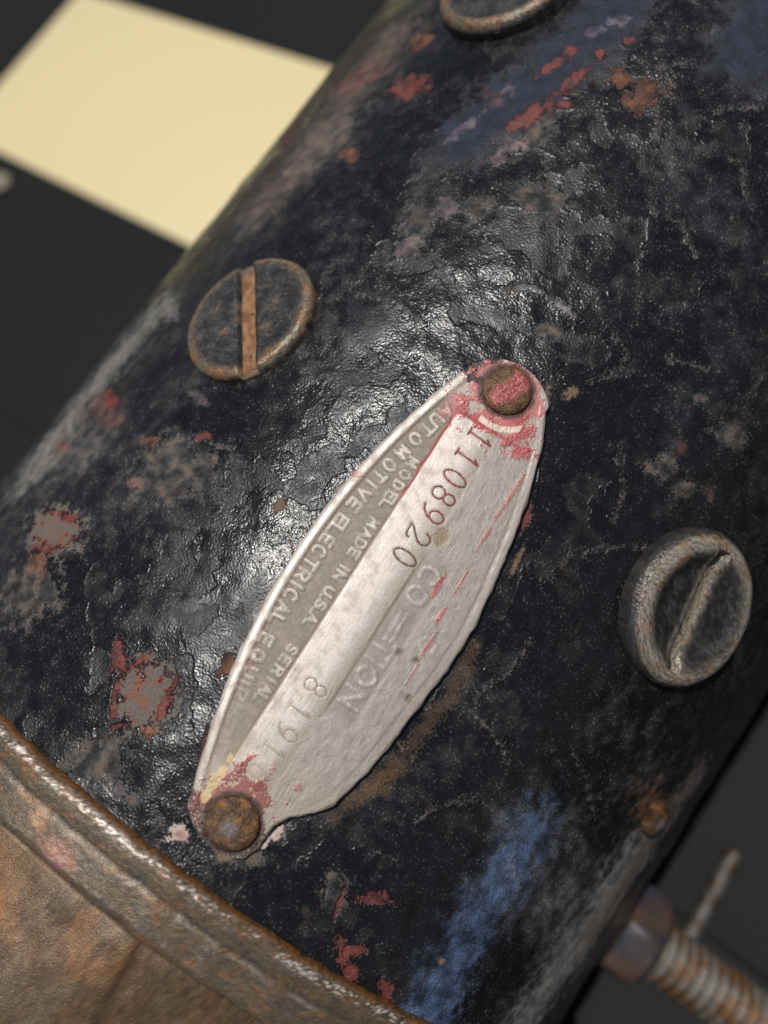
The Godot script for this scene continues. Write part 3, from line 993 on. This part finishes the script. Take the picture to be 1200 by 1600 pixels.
func stamp(into: PackedFloat32Array, ch: String, at: Vector2, turn: float, wide: float, tall: float, pen: float, strength: float):
	var kx := PLATE_W / (2.0 * PLATE_HALF)
	var ky := PLATE_H / (2.0 * PLATE_TALL)
	var ca := cos(turn)
	var sa := sin(turn)
	var lines := []
	for s in strokes(ch):
		var q := PackedVector2Array()
		for p in s:
			var l := Vector2((p.x - 0.5) * wide, (0.5 - p.y) * tall)   # letters stand with their heads away from the curved line
			q.append(at + Vector2(l.x * ca - l.y * sa, l.x * sa + l.y * ca))
		lines.append(q)
	var reach := maxf(wide, tall) * 0.75 + pen * 2.0
	var i0 := clampi(int((at.x - reach + PLATE_HALF) * kx), 0, PLATE_W - 1)
	var i1 := clampi(int((at.x + reach + PLATE_HALF) * kx), 0, PLATE_W - 1)
	var j0 := clampi(int((at.y - reach + PLATE_TALL) * ky), 0, PLATE_H - 1)
	var j1 := clampi(int((at.y + reach + PLATE_TALL) * ky), 0, PLATE_H - 1)
	for j in range(j0, j1 + 1):
		for i in range(i0, i1 + 1):
			var p := Vector2((i + 0.5) / kx - PLATE_HALF, (j + 0.5) / ky - PLATE_TALL)
			var best := 1e9
			for q in lines:
				for k in q.size() - 1:
					var ab: Vector2 = q[k + 1] - q[k]
					var t := clampf((p - q[k]).dot(ab) / maxf(ab.length_squared(), 1e-9), 0.0, 1.0)
					best = minf(best, (p - q[k] - ab * t).length())
			if best < pen * 1.6:
				var v := strength * ramp(best, pen * 1.3, pen * 0.7)
				var s := j * PLATE_W + i
				into[s] = maxf(into[s], v)


var edge_table := {}


func plate_outline(x: float, y: float) -> float:
	var key := int(x * 20.0 + 1000.0) * 2 + (1 if y < 0.0 else 0)
	if not edge_table.has(key):
		edge_table[key] = plate_edge(x, y)
	return edge_table[key]


func plate_edge(x: float, y: float) -> float:
	var h := 9.55 - 0.0070 * x * x
	if y < 0.0:      # the other long side is fuller, and torn near its lower end
		var known := [[-26.0, 4.6], [-22.6, 6.2], [-18.3, 7.5], [-13.2, 8.65], [-7.9, 9.45], [-2.8, 10.1], [2.2, 10.05], [7.4, 9.5], [11.0, 9.15], [15.2, 8.6], [19.2, 7.5], [20.9, 6.4], [22.6, 4.4], [24.0, 3.6], [27.0, 3.2], [30.0, 2.0]]
		h = 4.6
		for k in known.size() - 1:
			if x >= known[k][0] and x < known[k + 1][0]:
				h = lerpf(known[k][1], known[k + 1][1], (x - known[k][0]) / (known[k + 1][0] - known[k][0]))
	var e := absf(x)
	if e > 23.5:
		var t := clampf((e - 23.5) / 5.4, 0.0, 1.0)
		h = minf(h, 5.75 * sqrt(maxf(0.0, 1.0 - t * t)))
	return h


# Height of the plate's face above its lowest ground (mm), with the raised rim, the number strip and its writing left out.
func plate_face(x: float, y: float) -> float:
	var h := plate_outline(x, y)
	var top := ramp(y, h - 1.15, h - 0.9)
	var low := ramp(-y, h - 1.15, h - 0.85) * (0.5 + 0.5 * ramp(-x, -6.0, 8.0))
	var fade := ramp(x, 21.5, 15.0)
	var strip := ramp(y, -1.75, -1.5) * ramp(y, 3.45, 3.2) * ramp(x, -21.3, -20.9)
	strip = maxf(strip * (0.35 + 0.65 * ramp(y, -1.9 + 1.2 * (1.0 - fade), 0.2)), 0.0)
	var end := ramp(absf(x), 20.8, 22.6)
	return maxf(maxf(top, low * 0.9), maxf(strip, end * 0.6))


func build_plate(motor: Node3D):
	var raised := PackedFloat32Array()
	var cut := PackedFloat32Array()
	raised.resize(PLATE_W * PLATE_H)
	cut.resize(PLATE_W * PLATE_H)
	var words := "AUTOMOTIVE ELECTRICAL EQUIPMENT".replace(" ", "")
	var places := [-20.5, -19.1, -17.8, -16.2, -14.3, -12.4, -10.9, -9.7, -8.4, -6.9, -4.8, -3.6, -2.3, -0.9, 0.6, 2.0, 3.2, 4.4, 5.9, 7.3, 9.5, 11.2, 13.0, 14.1, 15.3, 16.8, 18.2, 19.6, 21.1]
	for k in words.length():
		var x: float = places[k]
		var y := 7.45 - 0.0067 * (x - 1.5) * (x - 1.5)
		var wear := 1.0 if x < 10.0 else lerpf(1.0, 0.25, (x - 10.0) / 7.0)
		stamp(raised, words[k], Vector2(x, y), -0.0134 * (x - 1.5), 0.96, 1.28, 0.205, clampf(wear, 0.22, 1.0))
	var second := [["MODEL", [-13.9, -12.4, -11.0, -9.7, -8.6], 1.0], ["MADEINUSA", [-6.3, -5.0, -3.8, -2.6, -0.9, 0.1, 2.0, 3.6, 5.2], 0.95], ["...", [2.8, 4.4, 6.0], 0.9], ["SERIAL", [8.9, 10.1, 11.4, 12.5, 13.5, 14.6], 0.9]]
	for w in second:
		for k in w[0].length():
			stamp(raised, w[0][k], Vector2(w[1][k], 4.25), 0.0, 0.80, 1.06, 0.175, w[2] * (0.75 if w[1][k] > 12.0 else 1.0))
	var low := [["C", -4.8, 0.85], ["O", -2.5, 0.9], ["-", 1.3, 0.6], ["T", 3.9, 0.6], ["I", 5.4, 0.65], ["O", 7.1, 0.9], ["N", 9.6, 0.8]]
	for w in low:
		stamp(raised, w[0], Vector2(w[1], -3.35), 0.0, 1.65 if w[0] != "-" else 3.2, 1.95, 0.25, minf(w[2] * 1.2, 1.0))
	for w in [["C", -1.2, 0.45], ["O", 1.2, 0.5], ["O", 3.4, 0.3]]:
		stamp(raised, w[0], Vector2(w[1], -6.9), 0.0, 1.4, 1.6, 0.22, w[2] * 1.3)
	var number := [["1", -19.8], ["1", -17.3], ["0", -14.8], ["8", -12.6], ["9", -10.35], ["2", -7.7], ["0", -5.1]]
	for w in number:
		stamp(cut, w[0], Vector2(w[1], -0.25), 0.06, 1.5, 2.6, 0.095, 1.0)
	for w in [["8", 10.7, 0.55], ["1", 13.5, 0.5], ["9", 15.9, 0.5], ["1", 18.0, 0.4], ["6", 20.6, 0.25]]:
		stamp(cut, w[0], Vector2(w[1], 0.3), 0.06, 1.4, 2.4, 0.095, w[2])
	# colours, roughness and fine relief
	var ng := noise_image("plate_grain", PLATE_W, PLATE_H, 0.15, 4, FastNoiseLite.TYPE_SIMPLEX_SMOOTH, 61)
	var nm := noise_image("plate_mid", PLATE_W, PLATE_H, 0.020, 4, FastNoiseLite.TYPE_SIMPLEX_SMOOTH, 62)
	var nb := noise_image("plate_big", PLATE_W, PLATE_H, 0.006, 3, FastNoiseLite.TYPE_SIMPLEX_SMOOTH, 63)
	var rgb := PackedByteArray()
	var rough := PackedByteArray()
	var fine := PackedFloat32Array()
	var face := PackedFloat32Array()
	rgb.resize(PLATE_W * PLATE_H * 3)
	rough.resize(PLATE_W * PLATE_H)
	fine.resize(PLATE_W * PLATE_H)
	face.resize(PLATE_W * PLATE_H)
	var reds := [[-25.3, 0.0, 4.6, 4.4, 0.95], [-22.6, -2.0, 1.6, 4.2, 0.8], [-20.9, -4.4, 0.9, 1.2, 0.8], [-17.5, -6.0, 1.6, 0.42, 0.7], [-14.5, -5.9, 1.3, 0.4, 0.5], [-11.5, -6.0, 1.5, 0.35, 0.5], [-6.0, -6.4, 1.7, 0.2, 0.8], [-4.6, -4.6, 1.3, 0.45, 0.9], [-1.9, -6.4, 1.1, 0.4, 0.9], [1.5, -6.9, 1.4, 0.25, 0.85], [4.0, -7.1, 1.2, 0.18, 0.6], [24.6, 0.6, 3.6, 3.5, 0.85], [20.9, 2.0, 1.4, 0.5, 0.85], [-21.0, 4.1, 2.0, 0.8, 0.5], [19.6, -3.4, 0.5, 0.5, 0.5], [-9.6, 8.8, 0.5, 0.9, 0.5], [12.2, 6.9, 1.2, 0.25, 0.4]]
	for j in PLATE_H:
		for i in PLATE_W:
			var s := j * PLATE_W + i
			var x := (i + 0.5) / PLATE_W * 2.0 * PLATE_HALF - PLATE_HALF
			var y := (j + 0.5) / PLATE_H * 2.0 * PLATE_TALL - PLATE_TALL
			var g := ng[s] / 255.0
			var m := nm[s] / 255.0
			var b := nb[s] / 255.0
			var f := plate_face(x, y)
			var streak := wobble.get_noise_2d(x * 0.28, y * 3.2) * 0.7 + wobble.get_noise_2d(x * 1.1 + 50.0, y * 5.0) * 0.3
			var worn := clampf((m - 0.5) * 2.0 + 0.75, 0.3, 1.0)
			var up := maxf(f, raised[s] * worn)
			var ground := ramp(-y, 1.6, 1.85) * ramp(-y, 5.1, 4.7) * ramp(x, -7.5, -5.8) * ramp(x, 13.0, 11.0)
			if y < -1.6:
				up = lerpf(maxf(up, clampf(0.45 + 0.5 * (m - 0.4) + streak * 0.35, 0.0, 1.0)), maxf(raised[s] * worn, 0.12 + 0.5 * (m - 0.4)), ground)
			up = minf(1.0, up + raised[s] * 0.35 * (1.0 - ground) * (1.0 if y < -5.0 else 0.0))
			face[s] = up - cut[s] * 0.55
			var c := Color(0.45, 0.41, 0.36).lerp(Color(0.77, 0.73, 0.695), clampf(up * 0.95 + (g - 0.5) * 0.5, 0.0, 1.0))
			c = c.lerp(Color(0.62, 0.58, 0.52), clampf((m - 0.50) * 1.6 + maxf(streak, 0.0) * 0.6, 0.0, 0.55))
			if y < -1.6:
				c = c.lerp(Color(0.57, 0.55, 0.52), 0.5)
			# dirt along the edges of strip and rim, painted shade beside the strip
			var groove := exp(-pow((y + 1.72) / 0.14, 2.0)) * ramp(x, -6.5, -3.5) * ramp(x, 13.5, 11.5) * 0.6
			groove = maxf(groove, exp(-pow((y - 3.50) / 0.15, 2.0)) * ramp(x, -11.0, -8.0) * 0.55)  # shadow side of the strip, darkened in the colour
			groove = maxf(groove, exp(-pow((y - plate_outline(x, 1.0) + 1.2) / 0.14, 2.0)) * 0.6)
			groove = maxf(groove, exp(-pow((y + plate_outline(x, -1.0) - 1.25) / 0.13, 2.0)) * 0.45 * ramp(absf(x), 22.0, 18.0))
			c = c.lerp(Color(0.40, 0.33, 0.26), groove * clampf(0.3 + m * 1.2, 0.0, 1.0))
			c = c.lerp(Color(0.58, 0.54, 0.48), ramp(x, 13.0, 22.0) * (0.2 + 0.5 * m))
			# dirty specks and scratches along the plate
			if streak > 0.22 and (y < -2.0 or x > 10.0):
				c = c.lerp(Color(0.36, 0.31, 0.25), clampf((streak - 0.22) * 2.2, 0.0, 0.3))
			if g < 0.17:
				c = c.lerp(Color(0.42, 0.36, 0.30), (0.17 - g) * 5.0)
			if x > 25.2 + (m - 0.5) * 3.0:      # dirt and black paint over the lower end
				c = c.lerp(Color(0.20, 0.17, 0.15).lerp(Color(0.62, 0.56, 0.50), ramp(g, 0.5, 0.75)), 0.8)
			if x < -24.8 + (m - 0.5) * 2.0 and y > 2.2 + (g - 0.5) * 1.5:
				c = c.lerp(Color(0.09, 0.09, 0.10), 0.93)
			# red and brown paint left in the figures
			if cut[s] > 0.05:
				var fill := Color(0.44, 0.16, 0.16) if x < -8.2 else Color(0.32, 0.24, 0.18)
				if m < 0.42:
					fill = Color(0.26, 0.19, 0.15)
				if x > 5.0:
					fill = Color(0.46, 0.40, 0.35)
				c = c.lerp(fill, clampf(cut[s] * 1.15, 0.0, 0.92))
			# red line beside the number strip
			var red_line := exp(-pow((y - 3.35 - (m - 0.5) * 0.3) / 0.16, 2.0)) * ramp(x, -9.0, -11.5) * ramp(x, -21.6, -21.1)
			red_line = maxf(red_line, exp(-pow((x + 21.2) / 0.25, 2.0)) * ramp(y, -4.5, -4.0) * ramp(y, 3.6, 3.3))
			c = c.lerp(Color(0.54, 0.20, 0.21), red_line * 0.85)
			for r in reds:
				var dx: float = (x - r[0]) / r[2]
				var dy: float = (y - r[1]) / (r[3] if r[3] > 0.5 else r[3] * 0.6)
				var q := dx * dx + dy * dy
				if q < 2.6:
					var d := sqrt(q) + (m - 0.5) * 1.6 + (g - 0.5) * 0.9
					var k := ramp(1.0 - d, -0.03, 0.14)
					if k > 0.0:
						var red := Color(0.60, 0.24, 0.24).lerp(Color(0.74, 0.50, 0.46), clampf(b * 1.3 - 0.3 + (g - 0.5) * 0.8, 0.0, 1.0))
						if x > 20.0:
							red = Color(0.45, 0.17, 0.16).lerp(Color(0.52, 0.33, 0.22), clampf(m * 1.6 - 0.5, 0.0, 1.0))
						c = c.lerp(red, k * r[4] * clampf(0.6 + m * 0.7, 0.0, 1.0))
						face[s] += 0.25 * k
			# yellow stain on the lower end, rust on the outer edge, bare ring below the rivet
			# grime packed round the rivets
			for rivet in [Vector2(-25.7, 0.1), Vector2(25.9, 0.0)]:
				var rd: float = Vector2(x, y).distance_to(rivet) + (m - 0.5) * 0.5
				c = c.lerp(Color(0.16, 0.11, 0.09), ramp(rd, 3.25, 2.75) * 0.8)
			var yellow := Vector2((x - 23.2) / 2.8, (y - 3.6) / 0.6).length() + (m - 0.5)
			c = c.lerp(Color(0.74, 0.65, 0.46), ramp(1.0 - yellow, 0.0, 0.3) * 0.8)
			var ring := absf(Vector2(x + 25.9, y).length() - 4.3)
			if y < 1.0 and x > -25.0 and y > -3.2:
				c = c.lerp(Color(0.80, 0.76, 0.68), ramp(ring, 0.45, 0.2) * 0.85)
			var pit := Vector2((x + 8.9) / 1.2, (y + 2.3) / 0.9).length() + (g - 0.5) * 0.6
			c = c.lerp(Color(0.50, 0.42, 0.30), ramp(1.0 - pit, 0.0, 0.4) * 0.75)
			face[s] -= 0.35 * ramp(1.0 - pit, 0.0, 0.4)
			for hole in [Vector2(3.3, -4.9), Vector2(3.0, -6.7), Vector2(6.6, -8.0)]:
				var hd: float = Vector2(x, y).distance_to(hole) / 0.55 + (g - 0.5) * 0.7
				if hd < 1.0:
					c = c.lerp(Color(0.28, 0.22, 0.16), (1.0 - hd) * 0.8)
					face[s] -= 0.3 * (1.0 - hd)
			var rim := plate_outline(x, y) - absf(y)
			if rim < 0.3:
				c = c.lerp(Color(0.42, 0.36, 0.30), (0.3 - maxf(rim, 0.0)) * (2.6 if y < 0.0 else 0.8))
			rgb[s * 3] = clampi(int(c.r * 255.0), 0, 255)
			rgb[s * 3 + 1] = clampi(int(c.g * 255.0), 0, 255)
			rgb[s * 3 + 2] = clampi(int(c.b * 255.0), 0, 255)
			rough[s] = clampi(int((0.50 + (m - 0.5) * 0.3 + (1.0 - up) * 0.16) * 255.0), 60, 240)
			fine[s] = 0.4 + (g - 0.5) * 0.018 + (m - 0.5) * 0.03 + streak * 0.02 + (up - cut[s] * 0.9) * 0.25
	var m := StandardMaterial3D.new()
	m.albedo_texture = ImageTexture.create_from_image(Image.create_from_data(PLATE_W, PLATE_H, false, Image.FORMAT_RGB8, rgb))
	m.metallic = 0.12
	m.roughness = 1.0
	m.roughness_texture = ImageTexture.create_from_image(Image.create_from_data(PLATE_W, PLATE_H, false, Image.FORMAT_L8, rough))
	m.roughness_texture_channel = BaseMaterial3D.TEXTURE_CHANNEL_RED
	m.heightmap_enabled = true
	m.heightmap_texture = ImageTexture.create_from_image(Image.create_from_data(PLATE_W, PLATE_H, false, Image.FORMAT_RF, fine.to_byte_array()))
	m.heightmap_scale = 0.03
	var nx := 440
	var ny := 150
	var flat := func(i: int, j: int) -> Vector2:
		var t := float(i) / (nx - 1) * 2.0 - 1.0
		var x := 28.9 * (t * 0.985 + 0.015 * t * t * t)
		var v := clampf((float(j) - 3.0) / (ny - 7), 0.0, 1.0) * 2.0 - 1.0
		var h := plate_outline(x, v) + wobble.get_noise_2d(x * 0.3, signf(v) * 20.0) * 0.20 * ramp(28.5, absf(x), absf(x) + 2.0)
		return Vector2(x, v * maxf(h, 0.02))
	var where := func(i: int, j: int) -> Vector3:
		var p: Vector2 = flat.call(i, j)
		var iu := clampi(int((p.x + PLATE_HALF) / (2.0 * PLATE_HALF) * PLATE_W), 0, PLATE_W - 1)
		var iv := clampi(int((p.y + PLATE_TALL) / (2.0 * PLATE_TALL) * PLATE_H), 0, PLATE_H - 1)
		var r := RADIUS + 0.72 + face[iv * PLATE_W + iu] * 0.26
		r -= 0.16 * ramp(plate_outline(p.x, p.y) - absf(p.y), 0.35, 0.0)
		if j < 3:
			r = lerpf(RADIUS - 0.5, r, j / 3.0)
		elif j > ny - 4:
			r = lerpf(RADIUS - 0.5, r, (ny - 1 - j) / 3.0)
		var a := 4.95 - 0.99874 * p.x - 0.05023 * p.y
		var arc := -0.1 + 0.05023 * p.x - 0.99874 * p.y
		return on_motor(a, arc, r)
	var unwrap := func(i: int, j: int) -> Vector2:
		var p: Vector2 = flat.call(i, j)
		return Vector2((p.x + PLATE_HALF) / (2.0 * PLATE_HALF), (p.y + PLATE_TALL) / (2.0 * PLATE_TALL))
	var plate := add_part("nameplate", sheet(nx, ny, where, null, unwrap), m, motor, "worn oval light metal nameplate with raised lettering and stamped numbers")
	# the two drive rivets
	var rivet_paint := grain_material(Color.WHITE, 0.5, 0.2, 0.02, 0.06, 71, 8.0)
	for k in 2:
		var at := Transform3D(Basis.IDENTITY, Vector3.ZERO)
		at = stand_on([30.6, -20.9][k], [-1.5, 1.2][k], RADIUS + 0.75)
		var dome := rivet_mesh(2.65, 1.35, k)
		var o := add_part("rivet", dome, rivet_paint, plate, ["domed brown rivet with red paint on its top", "domed rusty brown rivet with traces of orange rust"][k])
		o.transform = at


func rivet_mesh(r: float, tall: float, style: int) -> ArrayMesh:
	var where := func(i: int, j: int) -> Vector3:
		var t := i / 48.0 * TAU
		var q := j / 20.0
		var rr := r * minf(1.0, sin(minf(q * 1.12, 1.0) * PI / 2))
		var h := tall * cos(minf(q * 1.12, 1.0) * PI / 2) * 0.75 + 0.25 * tall
		if q > 0.9:
			rr = r
			h = lerpf(0.25 * tall, -0.6, (q - 0.9) / 0.1)
		h += wobble.get_noise_2d(rr * cos(t) * 0.5 + style * 30.0, rr * sin(t) * 0.5) * 0.28 * (1.0 - q)
		return Vector3(rr * cos(t), h, rr * sin(t)) * MM
	var color := func(i: int, j: int) -> Color:
		var p: Vector3 = where.call(i, j) / MM
		var n := tint.get_noise_2d(p.x * 0.45 + 60.0 * style, p.z * 0.45)
		var f := tint.get_noise_2d(p.x * 2.5, p.z * 2.5)
		var c := Color(0.075, 0.042, 0.022).lerp(Color(0.16, 0.085, 0.04), clampf(0.4 + n * 1.6 + f, 0.0, 1.0))
		if style == 0:
			var patch := Vector2((p.x - 0.15) / 2.4, (p.z - 0.1 - p.x * 0.25) / 1.4).length() + n * 0.7 + f * 0.25
			c = c.lerp(Color(0.40, 0.075, 0.065).lerp(Color(0.46, 0.20, 0.17), clampf(0.3 + f * 2.0, 0.0, 1.0)), ramp(1.0 - patch, -0.05, 0.15) * 0.92)
		else:
			c = c.lerp(Color(0.19, 0.165, 0.155), ramp(1.3 - Vector2(p.x + 0.3, p.z).length(), 0.0, 0.9) * 0.8)
			c = c.lerp(Color(0.30, 0.12, 0.03), clampf((n - 0.05) * 3.0, 0.0, 0.8) * ramp(p.x, -0.4, 1.2))
		return (c * (0.85 + 0.6 * (f + 0.25))).clamp()
	return sheet(49, 21, where, color, null, true)


# -------------------------------------------------------------------- terminal stud and small screw on the motor's far side

func build_terminal(motor: Node3D):
	var arc := (deg_to_rad(114.0) - FACING) * RADIUS
	var at := stand_on(-11.0, arc, 0.0)
	var steel := grain_material(Color.WHITE, 0.45, 0.45, 0.015, 0.05, 81, 12.0)
	var stud_where := func(i: int, j: int) -> Vector3:
		var t := i / 40.0 * TAU
		var y := 55.0 + j * 0.16
		var turns := fposmod(y / 1.85 + i / 40.0, 1.0)
		var r := 4.75 - 1.0 * absf(turns * 2.0 - 1.0)
		if j >= 218:
			r = lerpf(3.6, 0.05, (j - 218) / 4.0)
			y = 55.0 + 218 * 0.16 + 0.1 * (j - 218)
		return Vector3(r * cos(t), y, r * sin(t)) * MM
	var stud_color := func(i: int, j: int) -> Color:
		var t := i / 40.0 * TAU
		var y := j * 0.16
		var n := tint.get_noise_3d(cos(t) * 1.4, y * 0.16, sin(t) * 1.4)
		var c := Color(0.21, 0.19, 0.16).lerp(Color(0.19, 0.10, 0.045), clampf(0.3 + n * 2.4, 0.0, 1.0))
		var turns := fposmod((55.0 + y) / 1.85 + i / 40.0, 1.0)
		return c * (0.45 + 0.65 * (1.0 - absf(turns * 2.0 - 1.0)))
	var stud := add_part("terminal_stud", sheet(41, 223, stud_where, stud_color, null, true), steel, motor, "rusty threaded terminal stud pointing down to the right")
	stud.transform = at
	# hexagonal nut with chamfered corners
	var nut_rows := [[2.0, 58.6], [7.0, 58.6], [8.1, 59.4], [8.1, 64.6], [7.0, 65.5], [4.9, 65.6], [4.3, 64.9]]
	var nut_where := func(i: int, j: int) -> Vector3:
		var t := i / 60.0 * TAU
		var flat_r := 7.0 / cos(fposmod(t, PI / 3) - PI / 6)
		var r: float = minf(nut_rows[j][0], flat_r)
		var w := wobble.get_noise_2d(i * 0.2, j * 0.9) * 0.12
		return Vector3((r + w) * cos(t), nut_rows[j][1], (r + w) * sin(t)) * MM
	var nut_color := func(i: int, j: int) -> Color:
		var n := tint.get_noise_2d(i * 0.09, j * 0.5)
		var c := Color(0.045, 0.047, 0.058).lerp(Color(0.10, 0.06, 0.04), clampf(0.3 + n * 2.2, 0.0, 1.0))
		var hot := Vector2(fposmod(i - 27.0 + 30.0, 60.0) - 30.0, (j - 3.0) * 3.0).length() / 7.0
		return c.lerp(Color(0.42, 0.10, 0.03), ramp(1.0 - hot, 0.0, 0.5) * 0.9)
	var st := add_part("nut", flat_sheet(sheet(61, nut_rows.size(), nut_where, nut_color, null, true)), steel, stud, "hexagonal nut with bluish faces and orange rust")
	st.rotation.y = 0.35
	var boss_where := func(i: int, j: int) -> Vector3:
		var t := i / 40.0 * TAU
		var q: Array = [[9.6, 50.0], [9.6, 57.6], [9.2, 58.4], [8.4, 58.65], [3.0, 58.7]][j]
		return Vector3(q[0] * cos(t), q[1] + wobble.get_noise_2d(cos(t) * 2.0, sin(t) * 2.0) * 0.3, q[0] * sin(t)) * MM
	var boss_color := func(i: int, j: int) -> Color:
		return Color(0.055, 0.045, 0.038).lerp(Color(0.11, 0.075, 0.05), clampf(0.5 + tint.get_noise_2d(i * 0.2, j) * 2.0, 0.0, 1.0))
	add_part("insulator", sheet(41, 5, boss_where, boss_color, null, true), steel, stud)
	# a small worn screw end near the motor's lower side
	var small := add_part("small_screw", rivet_mesh(2.3, 1.5, 1), grain_material(Color.WHITE, 0.3, 0.5, 0.03, 0.07, 83, 6.0), motor, "small worn screw end with a bright glint, set in rust")
	small.transform = stand_on(4.1, 47.2, RADIUS + 0.1)


func flat_sheet(m: ArrayMesh) -> ArrayMesh:
	var st := SurfaceTool.new()
	st.create_from(m, 0)
	st.deindex()
	st.set_smooth_group(-1)
	st.generate_normals()
	return st.commit()


# -------------------------------------------------------------------- small things on the table

func build_small_things():
	var steel := grain_material(Color.WHITE, 0.5, 0.5, 0.012, 0.04, 91, 14.0)
	var rod_where := func(i: int, j: int) -> Vector3:
		var t := i / 24.0 * TAU
		var x := -12.0 + j * 0.3
		var r := 1.7
		if j < 3:
			r = [0.02, 1.2, 1.6][j]
		if j > 76:
			r = [1.6, 1.2, 0.02][j - 77]
		return Vector3(x, r * cos(t), r * sin(t)) * MM
	var rod_color := func(i: int, j: int) -> Color:
		var n := tint.get_noise_2d(i * 0.15, j * 0.09)
		return Color(0.075, 0.073, 0.07).lerp(Color(0.05, 0.032, 0.02), clampf(0.35 + n * 3.0, 0.0, 1.0))
	var rod := Node3D.new()
	rod.name = "steel_rod"
	rod.set_meta("label", "short rust stained steel rod lying on the black table beyond the terminal stud")
	rod.set_meta("category", "rod")
	add_child(rod)
	rod.position = Vector3(-1.0, 1.8, 64.0) * MM
	rod.rotation.y = 0.05
	add_part("shaft", sheet(25, 80, rod_where, rod_color, null, true), steel, rod)

	var stone_where := func(i: int, j: int) -> Vector3:
		var t := i / 24.0 * TAU
		var q := j / 14.0 * PI
		var d := Vector3(sin(q) * cos(t), cos(q), sin(q) * sin(t))
		var r := 1.0 + wobble.get_noise_3d(d.x * 0.9, d.y * 0.9, d.z * 0.9) * 0.4
		return d * Vector3(3.6, 1.5, 4.2) * r * MM
	var stone_color := func(i: int, j: int) -> Color:
		return Color(0.30, 0.25, 0.19).lerp(Color(0.20, 0.16, 0.12), clampf(0.5 + tint.get_noise_2d(i * 0.2, j * 0.3) * 2.0, 0.0, 1.0))
	var stone := MeshInstance3D.new()
	stone.name = "pebble"
	stone.mesh = sheet(25, 15, stone_where, stone_color, null, true)
	stone.material_override = grain_material(Color.WHITE, 0.8, 0.0, 0.02, 0.05, 93, 10.0)
	stone.set_meta("label", "small tan stone chip on the black tile beside the cream tile")
	stone.set_meta("category", "pebble")
	add_child(stone)
	stone.position = Vector3(60.0, 1.4, -249.0) * MM
